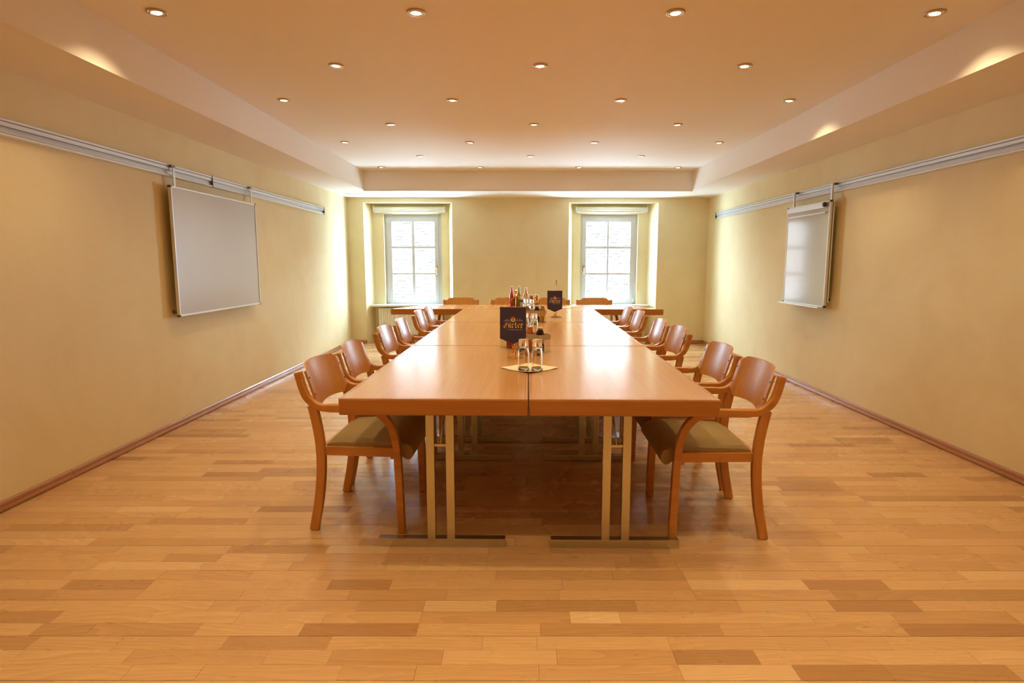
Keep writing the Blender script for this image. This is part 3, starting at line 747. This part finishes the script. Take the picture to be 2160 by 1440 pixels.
# pennants: drawn in units of 1/5000 m around (602, 90), the middle of the cross bar
def U(x, y): return ((x-602)/5000, (90-y)/5000)
def stroke(mb, pts, w=30, ang=38, off=-.0022, smooth=True):
    P = cat([Vector(U(*p)) for p in pts], 5) if smooth and len(pts) > 2 else [Vector(U(*p)) for p in pts]
    n = Vector((math.cos(math.radians(ang)), math.sin(math.radians(ang))))*w/10000
    vs = []
    for p in P: vs += [(p.x-n.x, off, p.y-n.y), (p.x+n.x, off, p.y+n.y)]
    mb.add(vs, [(2*i, 2*i+1, 2*i+3, 2*i+2) for i in range(len(P)-1)])
def lettering(parent):
    g = MB()
    stroke(g, [(480,536),(446,556),(412,546),(378,566)], 26)
    stroke(g, [(384,560),(396,600),(392,640),(386,672),(362,696)], 34)
    stroke(g, [(326,664),(346,690),(368,702)], 24)
    stroke(g, [(358,596),(338,622),(346,648),(360,640)], 20)
    stroke(g, [(404,632),(432,602),(456,590),(476,612),(477,655),(470,694),(446,726),(404,754)], 34)
    stroke(g, [(520,578),(521,640),(520,685),(540,702)], 34, 42, smooth=False); stroke(g, [(500,592),(524,572)], 26, smooth=False)
    stroke(g, [(508,540),(530,552)], 26, 50, smooth=False)
    stroke(g, [(578,578),(579,640),(577,690),(600,706)], 34, 42, smooth=False); stroke(g, [(560,594),(582,572)], 24, smooth=False); stroke(g, [(585,608),(612,580),(634,594)], 28, smooth=False)
    stroke(g, [(676,532),(677,600),(676,676),(700,702),(722,684)], 34, 42, smooth=False); stroke(g, [(648,586),(718,580)], 16, 70, smooth=False)
    stroke(g, [(750,600),(750,660),(772,698),(804,676)], 34, 42, smooth=False); stroke(g, [(752,598),(782,572),(800,596),(790,622),(754,648)], 26, 42, smooth=False)
    stroke(g, [(842,578),(843,640),(842,684),(866,704)], 34, 42, smooth=False); stroke(g, [(824,594),(846,572)], 24, smooth=False); stroke(g, [(850,606),(872,578),(888,596),(886,614)], 28, smooth=False)
    g.build('lettering', m_gold, parent)
    c = MB()
    stroke(c, [(330,492),(515,492)], 9, 90, smooth=False); stroke(c, [(695,487),(885,487)], 9, 90, smooth=False)
    # small year and word beside the crest
    for i, gl in enumerate(([(0,4),(8,0),(8,26)], [(0,6),(8,0),(14,6),(0,26),(15,26)], [(0,0),(15,0),(5,26)], [(7,0),(0,8),(0,18),(7,26),(14,18),(14,8),(7,0)])):
        stroke(c, [(700+i*36+x, 436+y) for x, y in gl], 7, 45, smooth=False)
    S_ = [[(14,2),(5,0),(0,7),(12,16),(8,26),(0,24)], [(14,0),(0,0),(0,13),(10,13),(0,13),(0,26),(14,26)], [(5,0),(5,26)], [(0,0),(16,0),(8,0),(8,26)]]
    for i, gl in enumerate(S_): stroke(c, [(385+i*34+x, 446+y) for x, y in gl], 6, 45, smooth=False)
    # line of tiny script under the name, too small to read in the photograph
    pts = []; x = 485
    while x < 880: pts.append((x, 764+5*math.sin(x*.37)+4*math.sin(x*.231)-(x-485)*.02)); x += 4
    stroke(c, pts, 9, 65, smooth=False)
    c.build('small_print', m_cream, parent)
    e = MB(); ring = lambda r, o, cxx=605, cyy=455: [(*U(cxx+r*math.cos(a), cyy+r*math.sin(a)), o) for a in [i*2*PI/28 for i in range(28)]]
    e.add([(x, o, z) for x, z, o in ring(70, -.0021)], [tuple(range(28))]); em = e.build('emblem', m_cream, parent)
    rd_ = MB(); pts = []
    for i in range(15):
        a = PI+PI*i/14; pts.append((605+74*math.cos(a), 448+78*math.sin(a)))
    for i in range(15):
        a = 2*PI-PI*i/14; pts.append((605+48*math.cos(a), 452+40*math.sin(a)))
    q = [(U(*p)[0], -.0026, U(*p)[1]) for p in pts]
    rd_.add(q, [(i, i+1, 28-i, 29-i) for i in range(14)])
    for cxx, cyy in ((548,388),(605,358),(662,388)):
        p = [(cxx-16, cyy+12), (cxx, cyy-22), (cxx+16, cyy+12)]; rd_.add([(U(*k)[0], -.0027, U(*k)[1]) for k in p], [(0,1,2)])
    rd_.build('crown', m_redp, em)
    f_ = MB(); p = [(605,400),(622,430),(632,470),(640,492),(572,492),(582,468),(590,430)]
    f_.add([(U(*k)[0], -.0028, U(*k)[1]) for k in p], [tuple(range(7))]); f_.build('figure', m_greenp, em)
def pennant(label, loc, rz, h, polex, base_r, metal, flagz, stringto):
    t = thing('table_pennant', label, 'pennant', loc, rz, 'table pennants on brass stands')
    b = MB(); b.tube([(base_r*math.cos(a)+.03*0, base_r*math.sin(a), .006) for a in [i*2*PI/24 for i in range(24)]], .0035, 6, closed=True)
    b.tube([(-base_r, 0, .005), (base_r, 0, .005)], .003, 6); b.build('stand_base', metal, t)
    p = MB(); p.tube([(0,0,.004), (0,0,h)], .0035, 8); p.lathe([(0,h+.022),(.006,h+.016),(.009,h+.008),(.004,h),(0,h-.002)], 10)
    p.lathe([(0,h-.012),(.008,h-.016),(.008,h-.02),(0,h-.024)], 10); p.build('pole', metal, t)
    # cloth
    fx = polex
    pf = bpy.data.objects.new('cloth', None)
    w2 = .0775; c = MB(); rows_ = 14; cols = 10; vs = []; fs = []
    for sd in (0, 1):
        for i in range(cols+1):
            x = -w2+2*w2*i/cols; zb_ = -.186-.034*(1-abs(x)/w2)
            for j in range(rows_+1):
                z = zb_*j/rows_; vs.append((x, .0006 if sd else -.0014, z))
    def q(s, i, j): return s*(cols+1)*(rows_+1)+i*(rows_+1)+j
    for i in range(cols):
        for j in range(rows_):
            fs.append((q(0,i,j+1), q(0,i+1,j+1), q(0,i+1,j), q(0,i,j))); fs.append((q(1,i,j), q(1,i+1,j), q(1,i+1,j+1), q(1,i,j+1)))
    cloth = c.add(vs, fs, True).build('cloth', m_navy, t, fix=False); cloth.location = (fx, -.009, flagz)
    cl_ = MB(); cl_.tube([(-w2,0,0), (-w2,0,-.186), (0,0,-.2205), (w2,0,-.186), (w2,0,0)], .0014, 5); cl_.build('border_cord', m_orangep, cloth)
    bar = MB(); bar.tube([(-w2-.004,0,.001), (w2+.004,0,.001)], .0022, 6); bar.build('cross_bar', m_brass, cloth)
    lettering(cloth)
    ts = MB(); ts.tube([(0,0,-.22), (0,0,-.235)], .001, 5); ts.lathe([(0,-.233),(.005,-.236),(.0055,-.242),(.004,-.245),(.007,-.268),(.0075,-.272),(0,-.272)], 8); ts.build('tassel', m_orangep, cloth)
    sg = MB(); zt = h-.018
    sg.tube([(-fx*0, 0, zt), (fx+stringto*w2, -.009, flagz)], .0009, 5); sg.build('hanging_string', m_gold, t)
    return t
pennant('dark blue pennant with gold lettering on brass stand, beside the paper napkin', (-.022, 3.375, TH), .0, .385, -.016, .05, m_brass, .303, -1)
pennant('dark blue pennant with gold lettering on dull stand, behind the middle drinks carrier', (.383, 5.93, TH), .0, .365, -.016, .055, m_dull, .275, 1)

# drinks carriers and bottles
def caddy(label, cx, cyy, rz, w_, d_, h_, rim):
    t = thing('drinks_carrier', label, 'carrier', (cx, cyy, TH), rz, 'acrylic drinks carriers')
    a, b = w_/2, d_/2
    bx('base_plate', (-a, -b, 0), (a, b, .005), m_acr, t)
    for y in (-b, b-.004): bx('side_panel', (-a+.012, y, .005), (a-.012, y+.004, h_-.03), m_acr, t)
    for x in (-a, a-.004): bx('side_panel', (x, -b+.012, .005), (x+.004, b-.012, h_-.03), m_acr, t)
    # rounded rim band
    r = .022; out = []
    for qx, qy, a0 in ((a-r, b-r, 0), (-a+r, b-r, PI/2), (-a+r, -b+r, PI), (a-r, -b+r, 1.5*PI)):
        for i in range(6): g = a0+PI/2*i/5; out.append((qx+r*math.cos(g), qy+r*math.sin(g), math.cos(g), math.sin(g)))
    mb = MB(); n = len(out); vs = []
    for x, y, nx, ny in out: vs += [(x+nx*.003, y+ny*.003, h_-.032), (x+nx*.003, y+ny*.003, h_), (x-nx*.004, y-ny*.004, h_), (x-nx*.004, y-ny*.004, h_-.032)]
    fs = []
    for i in range(n):
        k = (i+1) % n
        for c in range(4): fs.append((i*4+c, k*4+c, k*4+(c+1) % 4, i*4+(c+1) % 4))
    mb.add(vs, fs); mb.build('rim_band', rim, t)
    return t
def liquid(name, col, rough=.08): return NT(name).p(color=(*col, 1), rough=rough, trans=.55, ior=1.33, coat=.6, coatr=.05).m
m_oj = liquid('orange_juice_bottle', (.85, .26, .03)); m_cur = liquid('blackcurrant_bottle', (.05, .012, .012)); m_app = liquid('apple_juice_bottle', (.70, .33, .05))
m_red = liquid('red_drink_bottle', (.62, .05, .06)); m_grn = liquid('green_bottle', (.35, .50, .06)); m_tom = liquid('amber_bottle', (.42, .15, .04))
m_cap = plain('silver_cap', (.62, .56, .45), .35, .8); m_lab = plain('yellow_label', (.80, .60, .18), .6); m_lw = plain('white_label', (.8, .77, .7), .6); m_lb = plain('blue_label', (.04, .22, .42), .6)
JUICE = [(0,0),(.024,0),(.027,.004),(.027,.035),(.0235,.05),(.0235,.085),(.0275,.100),(.0275,.112),(.022,.128),(.0165,.136),(.0165,.146),(0,.146)]
WATER = [(0,0),(.030,0),(.033,.005),(.033,.125),(.031,.15),(.022,.185),(.0145,.205),(.0135,.232),(0,.232)]
LONGN = [(0,0),(.026,0),(.029,.004),(.029,.12),(.026,.145),(.016,.185),(.0125,.20),(.0125,.25),(0,.25)]
def bottle(label, prof, x, y, mat, cap=m_cap, lab=None, labz=(.052, .083), z=TH+.006):
    t = thing('bottle', label, 'bottle', (x, y, z), 0, 'drinks bottles in the carriers')
    MB().lathe(prof, 18).build('body', mat, t)
    r, h = prof[-2]
    MB().lathe([(0,h+.009),(r-.002,h+.009),(r+.0015,h+.006),(r+.002,h-.006),(r,h-.006)], 16).build('cap', cap, t)
    if lab is not None:
        rr = max(p[0] for p in prof if labz[0]-.04 < p[1] < labz[1]+.03) if prof is not JUICE else .0245
        MB().lathe([(rr+.0006, labz[0]), (rr+.0006, labz[1])], 18).build('label_band', lab, t)
    return t
# carrier nearest the camera, turned
e1 = Vector((.712, -.702)); e2 = Vector((.702, .712)); A = Vector((-.135, 3.775))
cc = A+e1*.185+e2*.055
caddy('clear acrylic drinks carrier turned at an angle behind the napkin and pennant', cc.x, cc.y, math.atan2(e1.y, e1.x), .37, .11, .115, m_rim)
def onc(s, d): p = A+e1*s+e2*d; return p.x, p.y
bottle('red bottle with white label, half hidden by the pennant in the angled carrier', JUICE, *onc(.055, .05), m_red, lab=m_lw, labz=(.02,.06))
bottle('amber bottle behind the pennant tassel in the angled carrier', JUICE, *onc(.135, .05), m_app, lab=m_lab)
bottle('orange juice bottle in the angled carrier behind the napkin glasses', JUICE, *onc(.235, .05), m_oj)
bottle('dark blackcurrant bottle at the corner of the angled carrier', JUICE, *onc(.325, .05), m_cur, lab=m_lab)
# second carrier
caddy('clear acrylic drinks carrier standing in the middle of the three', .058, 5.46, 0, .39, .17, .115, m_rim)
bottle('dark blackcurrant bottle in the middle carrier', JUICE, .165, 5.43, m_cur, lab=m_lab)
bottle('amber juice bottle at the end of the middle carrier', JUICE, .220, 5.43, m_app, lab=m_lab)
bottle('brown bottle behind the glasses in the middle carrier', JUICE, .075, 5.43, m_tom)
# third carrier, on the trapezoid table
caddy('clear acrylic drinks carrier farthest from the napkin, with tall bottles', .055, 7.30, 0, .41, .17, .105, m_acr)
bottle('tall red drink bottle in the farthest carrier', LONGN, -.098, 7.28, m_red, lab=m_redp, labz=(.05,.11))
bottle('dark cola bottle low in the farthest carrier', JUICE, -.052, 7.252, m_cur)
bottle('green-necked bottle with orange label in the farthest carrier', LONGN, -.008, 7.30, m_grn, lab=m_orangep, labz=(.10,.14))
bottle('small bottle with blue and white label in the farthest carrier', JUICE, .034, 7.252, m_lw, lab=m_lb, labz=(.06,.1))
bottle('clear water bottle in the farthest carrier', WATER, .082, 7.29, m_glass, lab=m_lw, labz=(.07,.11))
bottle('orange-brown juice bottle beside the water bottle in the farthest carrier', JUICE, .155, 7.28, m_tom)
bottle('orange juice bottle at the flip chart end of the farthest carrier', JUICE, .22, 7.28, m_oj, lab=m_lab)
